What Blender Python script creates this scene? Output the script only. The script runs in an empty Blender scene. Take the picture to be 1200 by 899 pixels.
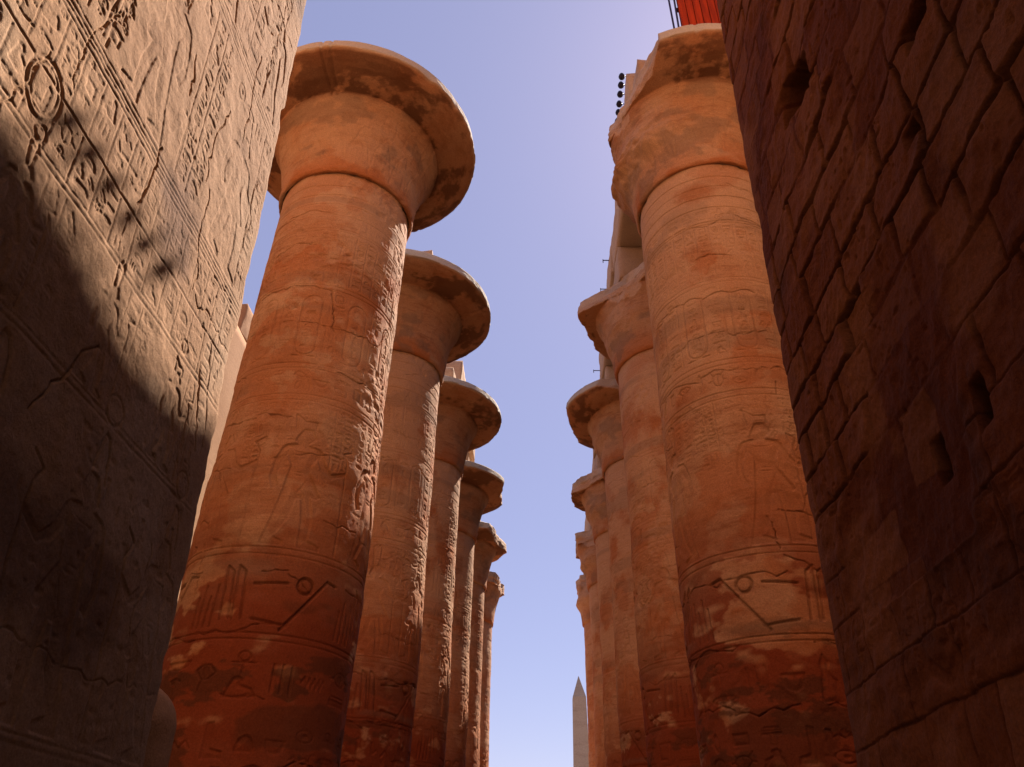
import bpy, math, random
import numpy as np

# ------------------------------------------------------------------ camera, sky, sun, exposure
scene = bpy.context.scene
COL = scene.collection
PITCH, YAW, ROLL, FPX = 0.5918, -0.0484, 0.0163, 885.247
cp, sp, cy, sy = math.cos(PITCH), math.sin(PITCH), math.cos(YAW), math.sin(YAW)
fw = np.array([sy*cp, cy*cp, sp]); rt = np.array([cy, -sy, 0.0]); up = np.cross(rt, fw)
cr, sr = math.cos(ROLL), math.sin(ROLL)
rt, up = cr*rt + sr*up, cr*up - sr*rt
from mathutils import Matrix, Vector
cam_data = bpy.data.cameras.new('camera'); cam = bpy.data.objects.new('camera', cam_data); COL.objects.link(cam)
cam_data.sensor_width = 36.0; cam_data.sensor_fit = 'HORIZONTAL'; cam_data.lens = FPX/1200*36.0
cam_data.clip_start = 0.05; cam_data.clip_end = 5000
M = Matrix(((rt[0], up[0], -fw[0], 0), (rt[1], up[1], -fw[1], 0), (rt[2], up[2], -fw[2], 0), (0, 0, 0, 1)))
cam.matrix_world = M
scene.camera = cam

SUN_AZ, SUN_EL = math.radians(29.6), math.radians(52.7)      # azimuth measured from +Y towards +X
sdir = Vector((math.sin(SUN_AZ)*math.cos(SUN_EL), math.cos(SUN_AZ)*math.cos(SUN_EL), math.sin(SUN_EL)))
world = bpy.data.worlds.new('World'); scene.world = world; world.use_nodes = True
wn, wl = world.node_tree.nodes, world.node_tree.links
wn.clear()
w_out = wn.new('ShaderNodeOutputWorld'); w_bg = wn.new('ShaderNodeBackground'); sky = wn.new('ShaderNodeTexSky')
sky.sky_type = 'NISHITA'; sky.sun_disc = False; sky.sun_elevation = SUN_EL; sky.sun_rotation = SUN_AZ
sky.altitude = 80; sky.air_density = 1.0; sky.dust_density = 0.4; sky.ozone_density = 1.0
w_mix = wn.new('ShaderNodeMix'); w_mix.data_type = 'RGBA'; w_mix.blend_type = 'MULTIPLY'
w_mix.inputs[0].default_value = 1.0; w_mix.inputs[7].default_value = (1.09, 0.88, 0.93, 1)
w_bg.inputs[1].default_value = 0.0535
w_even = wn.new('ShaderNodeMix'); w_even.data_type = 'RGBA'; w_even.inputs[0].default_value = 0.42   # constant lavender mixed in to even out the sky
w_even.inputs[7].default_value = (3.65, 3.85, 6.4, 1)
wl.new(w_mix.outputs[2], w_even.inputs[6]); wl.new(sky.outputs[0], w_mix.inputs[6]); wl.new(w_even.outputs[2], w_bg.inputs[0]); wl.new(w_bg.outputs[0], w_out.inputs[0])
sun_d = bpy.data.lights.new('sun', 'SUN'); sun_d.energy = 5.0; sun_d.angle = math.radians(0.53); sun_d.color = (1.0, 0.90, 0.80)
sun = bpy.data.objects.new('sun', sun_d); COL.objects.link(sun)
sun.rotation_euler = sdir.to_track_quat('Z', 'Y').to_euler()
scene.view_settings.view_transform = 'Standard'; scene.view_settings.look = 'None'
scene.view_settings.exposure = 1.33; scene.view_settings.gamma = 1.0; scene.view_settings.use_curve_mapping = False
scene.render.engine = 'CYCLES'
scene.cycles.max_bounces = 3; scene.cycles.diffuse_bounces = 1

rng = np.random.default_rng(7)
GZ = -1.65                      # ground level (camera at the origin)

# ------------------------------------------------------------------ noise and carving canvas
def vnoise(h, w, ch, cw, r, wrap=False):
    ch = max(int(ch), 1); cw = max(int(cw), 1)
    g = r.random((ch + 2, cw + 2))
    if wrap: g[:, cw] = g[:, 0]; g[:, cw+1] = g[:, 1]
    y = np.linspace(0, ch, h, endpoint=False); x = np.linspace(0, cw, w, endpoint=False)
    yi = y.astype(int); xi = x.astype(int); fy = y-yi; fx = x-xi
    fy = fy*fy*(3-2*fy); fx = fx*fx*(3-2*fx)
    a = g[yi]*(1-fy)[:, None] + g[yi+1]*fy[:, None]
    return a[:, xi]*(1-fx) + a[:, xi+1]*fx
def fbm(h, w, ch, cw, r, octs=4, wrap=False, gain=.5):
    o = np.zeros((h, w)); amp = 1; tot = 0
    for k in range(octs):
        o += amp*vnoise(h, w, ch*2**k, cw*2**k, r, wrap); tot += amp; amp *= gain
    return o/tot
def sstep(a, b, x):
    t = np.clip((x-a)/(b-a), 0, 1); return t*t*(3-2*t)

class Canvas:
    """height field on a surface: u along it, z up it, metres"""
    def __init__(s, u0, u1, z0, z1, res):
        s.u0, s.z0, s.res = u0, z0, res
        s.w = int(round((u1-u0)/res)); s.h = int(round((z1-z0)/res))
        s.H = np.zeros((s.h, s.w)); s.carve = np.zeros((s.h, s.w))
    def box(s, ulo, uhi, zlo, zhi):
        return (max(int((ulo-s.u0)/s.res), 0), min(int((uhi-s.u0)/s.res)+2, s.w),
                max(int((zlo-s.z0)/s.res), 0), min(int((zhi-s.z0)/s.res)+2, s.h))
    def grid(s, i0, i1, j0, j1):
        return np.meshgrid(s.u0+(np.arange(i0, i1)+.5)*s.res, s.z0+(np.arange(j0, j1)+.5)*s.res)
    def stroke(s, pts, width, depth, close=False):
        pts = np.asarray(pts, float)
        if close: pts = np.vstack([pts, pts[:1]])
        i0, i1, j0, j1 = s.box(pts[:, 0].min()-width, pts[:, 0].max()+width, pts[:, 1].min()-width, pts[:, 1].max()+width)
        if i1 <= i0 or j1 <= j0: return
        U, Z = s.grid(i0, i1, j0, j1); best = np.full(U.shape, 9.0)
        for (ax, ay), (bx, by) in zip(pts[:-1], pts[1:]):
            dx, dy = bx-ax, by-ay; L = dx*dx+dy*dy+1e-12
            t = np.clip(((U-ax)*dx+(Z-ay)*dy)/L, 0, 1)
            best = np.minimum(best, (U-ax-t*dx)**2+(Z-ay-t*dy)**2)
        d = np.sqrt(best)
        g = depth*(1-sstep(.25, 1., d/width))
        s.carve[j0:j1, i0:i1] = np.maximum(s.carve[j0:j1, i0:i1], g)
    def sunk(s, pts, width, depth):
        """sunk relief: steep at the outline, swelling back inside"""
        pts = np.asarray(pts, float)
        i0, i1, j0, j1 = s.box(pts[:, 0].min()-.02, pts[:, 0].max()+.02, pts[:, 1].min()-.02, pts[:, 1].max()+.02)
        if i1 <= i0 or j1 <= j0: return
        U, Z = s.grid(i0, i1, j0, j1); best = np.full(U.shape, 9.0); ins = np.zeros(U.shape, bool)
        q = np.vstack([pts, pts[:1]])
        for (ax, ay), (bx, by) in zip(q[:-1], q[1:]):
            dx, dy = bx-ax, by-ay; L = dx*dx+dy*dy+1e-12
            t = np.clip(((U-ax)*dx+(Z-ay)*dy)/L, 0, 1)
            best = np.minimum(best, (U-ax-t*dx)**2+(Z-ay-t*dy)**2)
            if abs(dy) > 1e-9:
                c = ((ay > Z) != (by > Z)) & (U < dx*(Z-ay)/dy+ax); ins ^= c
        d = np.sqrt(best)
        g = np.where(ins, depth*(1-.75*sstep(0, 1, d/width)), depth*(1-sstep(0, 1, d/.015)))
        s.carve[j0:j1, i0:i1] = np.maximum(s.carve[j0:j1, i0:i1], g)
    def sample(s, A, U, Z, wrap=False):
        x = (U-s.u0)/s.res-.5; y = np.clip((Z-s.z0)/s.res-.5, 0, s.h-1.001)
        if wrap: x = np.mod(x, s.w)
        else: x = np.clip(x, 0, s.w-1.001)
        xi = np.floor(x).astype(int); yi = np.floor(y).astype(int); fx = x-xi; fy = y-yi
        xi0 = xi % s.w; xi1 = (xi+1) % s.w if wrap else np.minimum(xi+1, s.w-1); yi1 = np.minimum(yi+1, s.h-1)
        return (A[yi, xi0]*(1-fx)+A[yi, xi1]*fx)*(1-fy) + (A[yi1, xi0]*(1-fx)+A[yi1, xi1]*fx)*fy

def ell(cx, cy_, rx, ry, n=14, a0=0, a1=360):
    t = np.radians(np.linspace(a0, a1, n)); return [(cx+rx*math.cos(a), cy_+ry*math.sin(a)) for a in t]
# signs: lists of (kind, points) in a unit box; 's' stroke, 'f' sunk shape
GLYPHS = [
 [('f', [(.35,0),(.5,0),(.68,.5),(.62,.9),(.5,1),(.38,.8),(.33,.4)])],                                   # reed leaf
 [('s', [(0,.5),(.1,.62),(.2,.4),(.3,.62),(.4,.4),(.5,.62),(.6,.4),(.7,.62),(.8,.4),(.9,.62),(1,.5)])],   # water
 [('f', ell(.5,.5,.45,.16))],                                                                             # mouth
 [('f', ell(.5,.25,.36,.42,9,0,180))],                                                                    # loaf
 [('f', ell(.5,.5,.3,.3)),],                                                                              # disk
 [('s', ell(.5,.5,.34,.34)), ('f', ell(.5,.5,.09,.09,7))],                                                # ring with dot
 [('s', ell(.5,.76,.15,.22)), ('s', [(.5,.54),(.5,0)]), ('s', [(.2,.5),(.8,.5)])],                        # ankh
 [('f', [(.15,.5),(.28,.85),(.42,.95),(.5,.8),(.62,.72),(.98,.2),(.7,.28),(.6,.25),(.56,.02),(.7,0),(.42,0),(.48,.28),(.3,.4)])],  # bird
 [('f', [(.1,.1),(.2,.45),(.3,.92),(.45,1),(.55,.85),(.5,.65),(.8,.5),(.95,.1),(.75,.2),(.6,.05),(.4,.05)])],                   # seated bird
 [('f', [(.2,0),(.25,.45),(.35,.6),(.3,.8),(.45,1),(.6,.85),(.55,.65),(.7,.5),(.85,.45),(.8,.3),(.9,.05),(.9,0)])],             # seated man
 [('s', [(0,.3),(.2,.5),(.4,.3),(.6,.5),(.8,.35),(.85,.7),(1,.75)])],                                     # viper
 [('f', [(.05,.6),(.95,.6),(.8,.3),(.5,.22),(.2,.3)])],                                                   # basket
 [('f', [(.2,.2),(.8,.2),(.8,.8),(.2,.8)])],                                                              # stool
 [('s', [(.15,.15),(.85,.15),(.85,.85),(.15,.85),(.15,.35),(.6,.35)])],                                   # house plan
 [('s', [(.5,0),(.5,.85),(.35,.75),(.3,.9),(.55,1),(.7,.85)])],                                           # sceptre
 [('f', [(.4,0),(.6,0),(.6,.55),(.8,.6),(.8,.68),(.2,.68),(.2,.6),(.4,.55)]), ('s', [(.22,.8),(.78,.8)]), ('s', [(.25,.95),(.75,.95)])],  # pillar
 [('s', [(.2,.2),(.2,.8)]), ('s', [(.5,.2),(.5,.8)]), ('s', [(.8,.2),(.8,.8)])],                          # three strokes
 [('f', [(0,.45),(.5,.6),(.9,.62),(1,.5),(.85,.42),(.3,.35),(.28,.2),(.12,.2),(.15,.38)])],               # arm
 [('f', [(.3,.95),(.5,1),(.5,.3),(.9,.22),(.92,.05),(.3,.05)])],                                          # leg
 [('s', [(.1,.6),(.35,.72),(.7,.72),(.95,.55),(.7,.42),(.35,.42),(.1,.6)]), ('f', ell(.52,.57,.12,.13,8)), ('s', [(.4,.4),(.3,.15)])],  # eye
 [('s', ell(.5,.45,.3,.32)), ('s', [(.25,.7),(.1,.95)]), ('s', [(.75,.7),(.9,.95)]), ('s', [(.2,.45),(0,.4)]), ('s', [(.8,.45),(1,.4)]), ('s', [(.5,.75),(.5,.15)])],  # beetle
 [('f', [(.1,.35),(.9,.35),(.9,.6),(.1,.6)]), ('s', [(.2,.75),(.8,.75)])],
]
def glyph(c, g, u, z, w, h, depth, r, flip=False, fat=1.0):
    for kind, pts in GLYPHS[g]:
        P = [((u+(1-x if flip else x)*w), z+y*h) for x, y in pts]
        if kind == 's': c.stroke(P, max(.011, .05*min(w, h))*fat, depth)
        else: c.sunk(P, .22*min(w, h), depth)
def text_row(c, u0, u1, z, h, depth, r, gap=.12):
    u = u0
    while u < u1-h*.3:
        if r.random() < .35:
            glyph(c, r.integers(len(GLYPHS)), u, z+h*.53, h*.75, h*.42, depth, r); glyph(c, r.integers(len(GLYPHS)), u, z+h*.05, h*.75, h*.42, depth, r); u += h*.85
        else:
            w = h*r.uniform(.45, .8); glyph(c, r.integers(len(GLYPHS)), u, z+h*.06, w, h*.86, depth, r, r.random() < .5); u += w+h*gap
def text_columns(c, u0, u1, z0, z1, w, depth, r, rules=True):
    n = max(int(round((u1-u0)/w)), 1); w = (u1-u0)/n
    for k in range(n):
        ua = u0+k*w
        if rules: c.stroke([(ua, z0), (ua, z1)], .016, depth*.9)
        z = z1
        while z-z0 > w*.45:
            h = w*r.choice([.35, .5, .8]); h = min(h, z-z0-.01)
            if h < .5*w and r.random() < .5:
                glyph(c, r.integers(len(GLYPHS)), ua+w*.08, z-h, w*.4, h*.9, depth, r); glyph(c, r.integers(len(GLYPHS)), ua+w*.53, z-h, w*.4, h*.9, depth, r)
            else: glyph(c, r.integers(len(GLYPHS)), ua+w*.14, z-h, w*.72, h*.9, depth, r, r.random() < .5)
            z -= h+w*.05
def cartouche(c, u, z, w, h, depth, r):
    P = [(u+w*.5+w*.5*math.cos(a)*1.0, z+h-w*.5+w*.5*math.sin(a)) for a in np.linspace(0, math.pi, 9)]
    P += [(u+w*.5+w*.5*math.cos(a), z+w*.5+w*.5*math.sin(a)) for a in np.linspace(math.pi, 2*math.pi, 9)]
    c.stroke(P, .022, depth, True); c.stroke([(u-.05*w, z-.03), (u+1.05*w, z-.03)], .022, depth)
    text_columns(c, u+w*.14, u+w*.86, z+w*.2, z+h-w*.2, w*.72, depth*.85, r, False)
FIG = [  # standing figure in profile, unit height, facing +u
 ('o', [(.0,.93),(.03,.985),(.10,.99),(.115,.95),(.135,.915),(.115,.885),(.09,.865),(.085,.845),(.17,.83),(.20,.80),(.235,.70),(.30,.64),(.42,.70),(.43,.68),(.30,.605),(.21,.655),(.165,.745),(.13,.66),(.125,.60),(.235,.42),(.21,.40),(.16,.41),(.20,.22),(.19,.06),(.29,.03),(.29,.0),(.13,.0),(.125,.2),(.10,.38),(.06,.38),(.02,.2),(-.06,.06),(.02,.03),(.02,0),(-.14,0),(-.09,.2),(-.05,.42),(-.03,.58),(-.02,.66),(-.06,.75),(-.11,.66),(-.12,.55),(-.09,.47),(-.13,.45),(-.16,.55),(-.15,.68),(-.11,.80),(-.08,.83),(.01,.85),(-.02,.88)]),
 ('s', [(-.03,.60),(.13,.60)]), ('s', [(-.02,.57),(.13,.57)]), ('s', [(.13,.58),(.05,.40)]), ('s', [(-.1,.82),(.0,.78),(.09,.78),(.18,.81)]),
 ('s', [(.06,.935),(.10,.93)]),
]
CROWNS = [[(-.02,.98),(.0,1.1),(.03,1.17),(.06,1.18),(.09,1.08),(.10,.99)],
          [(-.03,.98),(-.05,1.12),(.03,1.06),(.12,1.06),(.12,.99)],
          [(.02,.99),(.0,1.2),(.04,1.24),(.06,1.2),(.08,1.24),(.1,1.2),(.08,.99)]]
def figure(c, u, z, h, depth, r, flip=False, staff=True):
    f = -1 if flip else 1
    T = lambda P: [(u+f*x*h, z+y*h) for x, y in P]
    for k, P in FIG:
        if k == 'o': c.sunk(T(P), .10*h**.5, depth)
        else: c.stroke(T(P), .014, depth*.7)
    c.stroke(T(CROWNS[r.integers(3)]), .022, depth)
    if r.random() < .5: c.stroke(ell(u+f*.05*h, z+1.30*h, .07*h, .07*h), .02, depth, True)
    if staff: c.stroke(T([(.425, .0), (.425, .78), (.38, .86), (.46, .90)]), .02, depth)
def crack(c, u, z, du, dz, width, depth, r, n=14):
    P = [(u, z)]
    for k in range(n): P.append((P[-1][0]+du/n+r.normal(0, .35)*abs(dz)/n, P[-1][1]+dz/n+r.normal(0, .35)*abs(du)/n))
    for a in range(len(P)-1): c.stroke(P[a:a+2], width*r.uniform(.5, 1.3), depth*r.uniform(.6, 1.2))

# ------------------------------------------------------------------ mesh helpers
def set_attr(me, name, arr):
    a = me.attributes.new(name, 'FLOAT', 'POINT'); a.data.foreach_set('value', np.ascontiguousarray(arr, np.float32).ravel())
def mesh_from(name, V, F, mat, parent=None, attrs=None, smooth=True):
    me = bpy.data.meshes.new(name)
    V = np.asarray(V, np.float32); F = np.asarray(F, np.int32)
    me.vertices.add(len(V)); me.vertices.foreach_set('co', V.ravel())
    k = F.shape[1]; me.loops.add(F.size); me.loops.foreach_set('vertex_index', F.ravel())
    me.polygons.add(len(F)); me.polygons.foreach_set('loop_start', np.arange(len(F), dtype=np.int32)*k)
    me.update(calc_edges=True)
    me.polygons.foreach_set('use_smooth', np.full(len(F), smooth))
    for n, a in (attrs or {}).items(): set_attr(me, n, a)
    me.materials.append(mat)
    o = bpy.data.objects.new(name, me); COL.objects.link(o)
    if parent: o.parent = parent
    return o
def grid_faces(n, m, wrap=False, flip=False):
    i, j = np.meshgrid(np.arange(n-1), np.arange(m if wrap else m-1), indexing='ij')
    j2 = (j+1) % m
    q = [i*m+j, i*m+j2, (i+1)*m+j2, (i+1)*m+j]
    F = np.stack([a.ravel() for a in q], -1)
    return F[:, ::-1] if flip else F
def thing(name, label, cat, loc=(0, 0, 0), group=None):
    o = bpy.data.objects.new(name, None); COL.objects.link(o); o.location = loc; o.empty_display_size = .3
    o['label'] = label; o['category'] = cat; o['kind'] = 'thing'
    if group: o['group'] = group
    return o
def tag(o, label, cat, group=None):
    o['label'] = label; o['category'] = cat; o['kind'] = 'thing'
    if group: o['group'] = group
    return o

def rough_block(name, x0, x1, y0, y1, z0, z1, mat, parent=None, seed=0, amp=.04, cell=.12, chip=.10, attrs=None):
    """weathered stone block: six dense faces, worn edges, pushed in and out by noise"""
    r = np.random.default_rng(seed); L = np.array([x1-x0, y1-y0, z1-z0]); n = np.clip((L/cell).astype(int), 3, 70)
    V = []; F = []; base = 0
    for ax in range(3):
        a, b = [(1, 2), (2, 0), (0, 1)][ax]
        for side in (0, 1):
            ua = np.linspace(0, 1, n[a]+1); ub = np.linspace(0, 1, n[b]+1); A, B = np.meshgrid(ua, ub, indexing='ij')
            P = np.zeros(A.shape+(3,)); P[..., ax] = side; P[..., a] = A; P[..., b] = B
            V.append((P*L).reshape(-1, 3)); F.append(grid_faces(n[a]+1, n[b]+1, flip=not side)+base); base += A.size
    V = np.vstack(V); F = np.vstack(F)
    ph = r.uniform(0, 6.28, (9, 3)); fr = r.normal(0, 1, (9, 3)); d = np.zeros(len(V)); D = np.zeros((len(V), 3))
    for k in range(9):
        s = 1.2*1.6**k; w = fr[k]/np.linalg.norm(fr[k])*s
        for c in range(3): D[:, c] += np.sin(V@w*1.0+ph[k, c])/(1.5**k)
    e = np.sort(np.minimum(V, L-V), axis=1)[:, 1]                  # distance to nearest edge
    wear = np.exp(-e/chip)*(0.5+.5*np.clip(D[:, 0], -1, 1))
    cen = L/2; dirc = (V-cen)/np.linalg.norm(V-cen, axis=1)[:, None]
    V = V + D*amp*.5 - dirc*(wear*chip*.8)[:, None]
    V = V+np.array([x0, y0, z0])
    # weld
    key = np.round(np.minimum(np.maximum(V, -1e4), 1e4)*2000).astype(np.int64); _, idx, inv = np.unique(key, axis=0, return_index=True, return_inverse=True)
    return mesh_from(name, V[idx], inv.ravel()[F], mat, parent, smooth=True)

# ------------------------------------------------------------------ materials
def nd(nt, t, **kw):
    n = nt.nodes.new(t)
    for k, v in kw.items(): setattr(n, k, v)
    return n
def stone(name, base, alt, dark, paint=None, scale=1.0, bump=.35, contrast=1.0, rough=.92, streak=0.0):
    m = bpy.data.materials.new(name); m.use_nodes = True; nt = m.node_tree; nt.nodes.clear(); L = nt.links
    out = nd(nt, 'ShaderNodeOutputMaterial'); b = nd(nt, 'ShaderNodeBsdfPrincipled'); L.new(b.outputs[0], out.inputs[0])
    b.inputs['Roughness'].default_value = rough; b.inputs['Specular IOR Level'].default_value = .15
    tc = nd(nt, 'ShaderNodeTexCoord')
    def noise(sc, det=6, rgh=.6, vec=None):
        n = nd(nt, 'ShaderNodeTexNoise'); n.inputs['Scale'].default_value = sc*scale; n.inputs['Detail'].default_value = det; n.inputs['Roughness'].default_value = rgh
        L.new(vec or tc.outputs['Object'], n.inputs['Vector']); return n.outputs['Fac']
    def ramp(f, a, c, lo=0., hi=1.):
        n = nd(nt, 'ShaderNodeMapRange'); n.inputs['From Min'].default_value = a; n.inputs['From Max'].default_value = c
        n.inputs['To Min'].default_value = lo; n.inputs['To Max'].default_value = hi; L.new(f, n.inputs['Value']); return n.outputs[0]
    def mix(f, c1, c2, mode='MIX'):
        n = nd(nt, 'ShaderNodeMix', data_type='RGBA', blend_type=mode)
        if isinstance(f, float): n.inputs[0].default_value = f
        else: L.new(f, n.inputs[0])
        for i, c in ((6, c1), (7, c2)):
            if isinstance(c, tuple): n.inputs[i].default_value = c+(1,)
            else: L.new(c, n.inputs[i])
        return n.outputs[2]
    def attr(n_):
        n = nd(nt, 'ShaderNodeAttribute'); n.attribute_name = n_; return n.outputs['Fac']
    c = mix(ramp(noise(.55, 5), .38, .62), base, alt)
    mp = nd(nt, 'ShaderNodeMapping'); mp.inputs['Scale'].default_value = (1, 1, 5); L.new(tc.outputs['Object'], mp.inputs['Vector'])
    c = mix(ramp(noise(1.1, 6, .65, mp.outputs[0]), .52, .72, 0, .55*contrast), c, dark)
    c = mix(ramp(noise(6, 8, .7), .55, .75, 0, .35*contrast), c, dark)
    c = mix(ramp(noise(14, 6, .7), .56, .74, 0, .35*contrast), c, alt)
    mp2 = nd(nt, 'ShaderNodeMapping'); mp2.inputs['Scale'].default_value = (1, 1, 11); L.new(tc.outputs['Object'], mp2.inputs['Vector'])
    c = mix(ramp(noise(2.3, 7, .7, mp2.outputs[0]), .50, .70, 0, .50*contrast), c, alt)
    c = mix(ramp(noise(3.1, 8, .75, mp2.outputs[0]), .56, .74, 0, .55*contrast), c, dark)
    c = mix(ramp(noise(26, 5, .8), .60, .74, 0, .6*contrast), c, dark)
    pp = paint or {}
    for k, (colr, amt) in pp.items():
        f = attr(k)
        mm = nd(nt, 'ShaderNodeMath', operation='MULTIPLY'); L.new(f, mm.inputs[0]); mm.inputs[1].default_value = amt
        c = mix(mm.outputs[0], c, colr)
    fine = nd(nt, 'ShaderNodeHueSaturation'); L.new(c, fine.inputs['Color']); L.new(ramp(noise(38, 6, .8), .3, .7, .70, 1.30), fine.inputs['Value'])
    L.new(fine.outputs[0], b.inputs['Base Color'])
    n1 = noise(9, 10, .72); n2 = noise(70, 4, .7)
    v = nd(nt, 'ShaderNodeTexVoronoi'); v.inputs['Scale'].default_value = 16*scale; L.new(tc.outputs['Object'], v.inputs['Vector'])
    pit = ramp(v.outputs['Distance'], 0, .22)
    ad = nd(nt, 'ShaderNodeMath', operation='MULTIPLY_ADD'); L.new(n2, ad.inputs[0]); ad.inputs[1].default_value = .25; L.new(n1, ad.inputs[2])
    ad2 = nd(nt, 'ShaderNodeMath', operation='MULTIPLY_ADD'); L.new(pit, ad2.inputs[0]); ad2.inputs[1].default_value = .12; L.new(ad.outputs[0], ad2.inputs[2])
    bp = nd(nt, 'ShaderNodeBump'); bp.inputs['Strength'].default_value = bump; bp.inputs['Distance'].default_value = .03
    L.new(ad2.outputs[0], bp.inputs['Height']); L.new(bp.outputs[0], b.inputs['Normal'])
    return m
def plain(name, colr, rough=.6, metal=0.0, var=.25, sc=12, wood=False):
    m = bpy.data.materials.new(name); m.use_nodes = True; nt = m.node_tree; b = nt.nodes['Principled BSDF']
    tc = nd(nt, 'ShaderNodeTexCoord'); n = nd(nt, 'ShaderNodeTexNoise'); n.inputs['Scale'].default_value = sc; n.inputs['Detail'].default_value = 6
    mp = nd(nt, 'ShaderNodeMapping'); mp.inputs['Scale'].default_value = (1, 1, .08) if wood else (1, 1, 1)
    nt.links.new(tc.outputs['Object'], mp.inputs[0]); nt.links.new(mp.outputs[0], n.inputs['Vector'])
    h = nd(nt, 'ShaderNodeHueSaturation'); h.inputs['Color'].default_value = colr+(1,)
    r = nd(nt, 'ShaderNodeMapRange'); r.inputs['To Min'].default_value = 1-var; r.inputs['To Max'].default_value = 1+var
    r.inputs['From Min'].default_value = .3; r.inputs['From Max'].default_value = .7
    nt.links.new(n.outputs['Fac'], r.inputs[0]); nt.links.new(r.outputs[0], h.inputs['Value']); nt.links.new(h.outputs[0], b.inputs['Base Color'])
    b.inputs['Roughness'].default_value = rough; b.inputs['Metallic'].default_value = metal; b.inputs['Specular IOR Level'].default_value = .12
    return m
PAINT = {'orange': ((.43, .125, .036), .85), 'red': ((.24, .042, .014), .9), 'stain_shade': ((.10, .036, .017), .8), 'pale': ((.58, .35, .215), .8), 'grey': ((.24, .15, .10), .8), 'rim': ((.52, .43, .34), .95)}
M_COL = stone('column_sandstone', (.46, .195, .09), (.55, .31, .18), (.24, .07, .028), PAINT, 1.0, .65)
M_CAP = stone('capital_sandstone', (.48, .22, .105), (.54, .31, .175), (.21, .07, .028), PAINT, 1.0, .6, 1.2)
M_WALL_L = stone('relief_wall_sandstone', (.36, .185, .090), (.40, .215, .110), (.24, .11, .050), {'stain_shade': ((.17, .08, .042), .8), 'pale': ((.44, .265, .155), .8)}, 1.0, .55, .6)
M_WALL_R = stone('block_wall_sandstone', (.17, .046, .015), (.21, .063, .022), (.085, .022, .007), {'stain_shade': ((.06, .018, .008), .9), 'orange': ((.12, .026, .008), .7), 'pale': ((.29, .108, .046), .7)}, 1.0, .8, 1.2)
M_BEAM = stone('beam_sandstone', (.45, .27, .16), (.48, .31, .20), (.30, .15, .08), None, 1.0, .4)
M_CORE = stone('pylon_core_sandstone', (.56, .30, .165), (.60, .35, .20), (.42, .20, .10), None, .6, .6)
M_OBEL = stone('obelisk_granite', (.31, .27, .21), (.34, .30, .235), (.23, .185, .14), None, .3, .1)
M_SAND = stone('ground_sand', (.30, .16, .085), (.34, .19, .10), (.22, .11, .06), None, .4, .4)
M_RED = plain('red_board_paint', (.36, .032, .003), .85, 0, .35, 9, True)
M_BACK = plain('red_board_shadow_gap', (.16, .02, .004), .85)
M_POLE = plain('pole_dark_metal', (.05, .03, .05), .5, .6)
M_LAMP = plain('lamp_dark_metal', (.018, .014, .022), .45, .3)
M_ROD = plain('rod_rusty_iron', (.06, .03, .025), .7, .5)

# ------------------------------------------------------------------ ground
def build_ground():
    n = 90; g = np.sinh(np.linspace(-6.2, 6.2, n))*3.2
    X, Y = np.meshgrid(g, g+20, indexing='ij'); r = np.random.default_rng(3)
    Z = GZ+.05*(r.random(X.shape)-.5)*np.clip(np.hypot(X, Y-10)/20, 0.3, 1.5)
    V = np.stack([X, Y, Z], -1).reshape(-1, 3)
    o = mesh_from('ground', V, grid_faces(n, n), M_SAND); o['kind'] = 'structure'; return o
build_ground()

# ------------------------------------------------------------------ gateway walls
BAT = .10; YE = 7.09
def wall_arc(dense, a0, a1, far_in, far_out):
    a = np.arange(a0, a1, dense)
    return np.concatenate([np.linspace(far_in, a0, 24, endpoint=False), a, a1+np.cumsum(np.linspace(.04, 1.0, 40))*(far_out-a1)/np.sum(np.linspace(.04, 1.0, 40))])
def build_wall(parent, name, X0, sgn, canvas, mat, attrs, seed, zs, arcs):
    """skin that runs along the passage (a<0), turns the corner (a=0) and goes along the hall side (a>0)"""
    A, Z = np.meshgrid(arcs, zs)
    r = np.random.default_rng(seed)
    H = canvas.sample(canvas.H-np.percentile(canvas.H, 62), A, Z)*(1-.75*np.exp(-np.abs(A)/.22))
    fade = 1-sstep(.8, 1.4, A)*.6
    # worn arris: ragged corner
    n1 = fbm(len(zs), 1, 40, 1, r, 5)
    n1 = (n1-.5)*.09
    n2 = vnoise(len(zs), 1, 18, 1, r); chips = np.clip(n2-.80, 0, 1)*.5
    edge = n1-chips; edge = edge-np.median(edge)
    ye = (YE+.10 if sgn < 0 else YE)-BAT*Z
    t = sstep(-.06, .06, A)                                     # 0 passage, 1 hall side
    x = np.where(A < 0, X0, X0+sgn*A); y = np.where(A < 0, ye+A, ye)
    near = np.exp(-np.abs(A)/.10)
    y = y + edge*np.exp(-np.clip(-A, 0, 9)/.25)*np.where(A < 0, 1, 1)*np.exp(-np.clip(A, 0, 9)/1.0)
    x = x + sgn*.014*near                                         # round the arris
    nx, ny = -sgn*(1-t), t
    x = x + nx*H*fade; y = y + ny*H*fade
    V = np.stack([x, y, Z], -1).reshape(-1, 3)
    at = {k: canvas.sample(v, A, Z) for k, v in attrs.items()}
    return mesh_from(name, V, grid_faces(len(zs), len(arcs), flip=(sgn < 0)), mat, parent, at)
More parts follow.
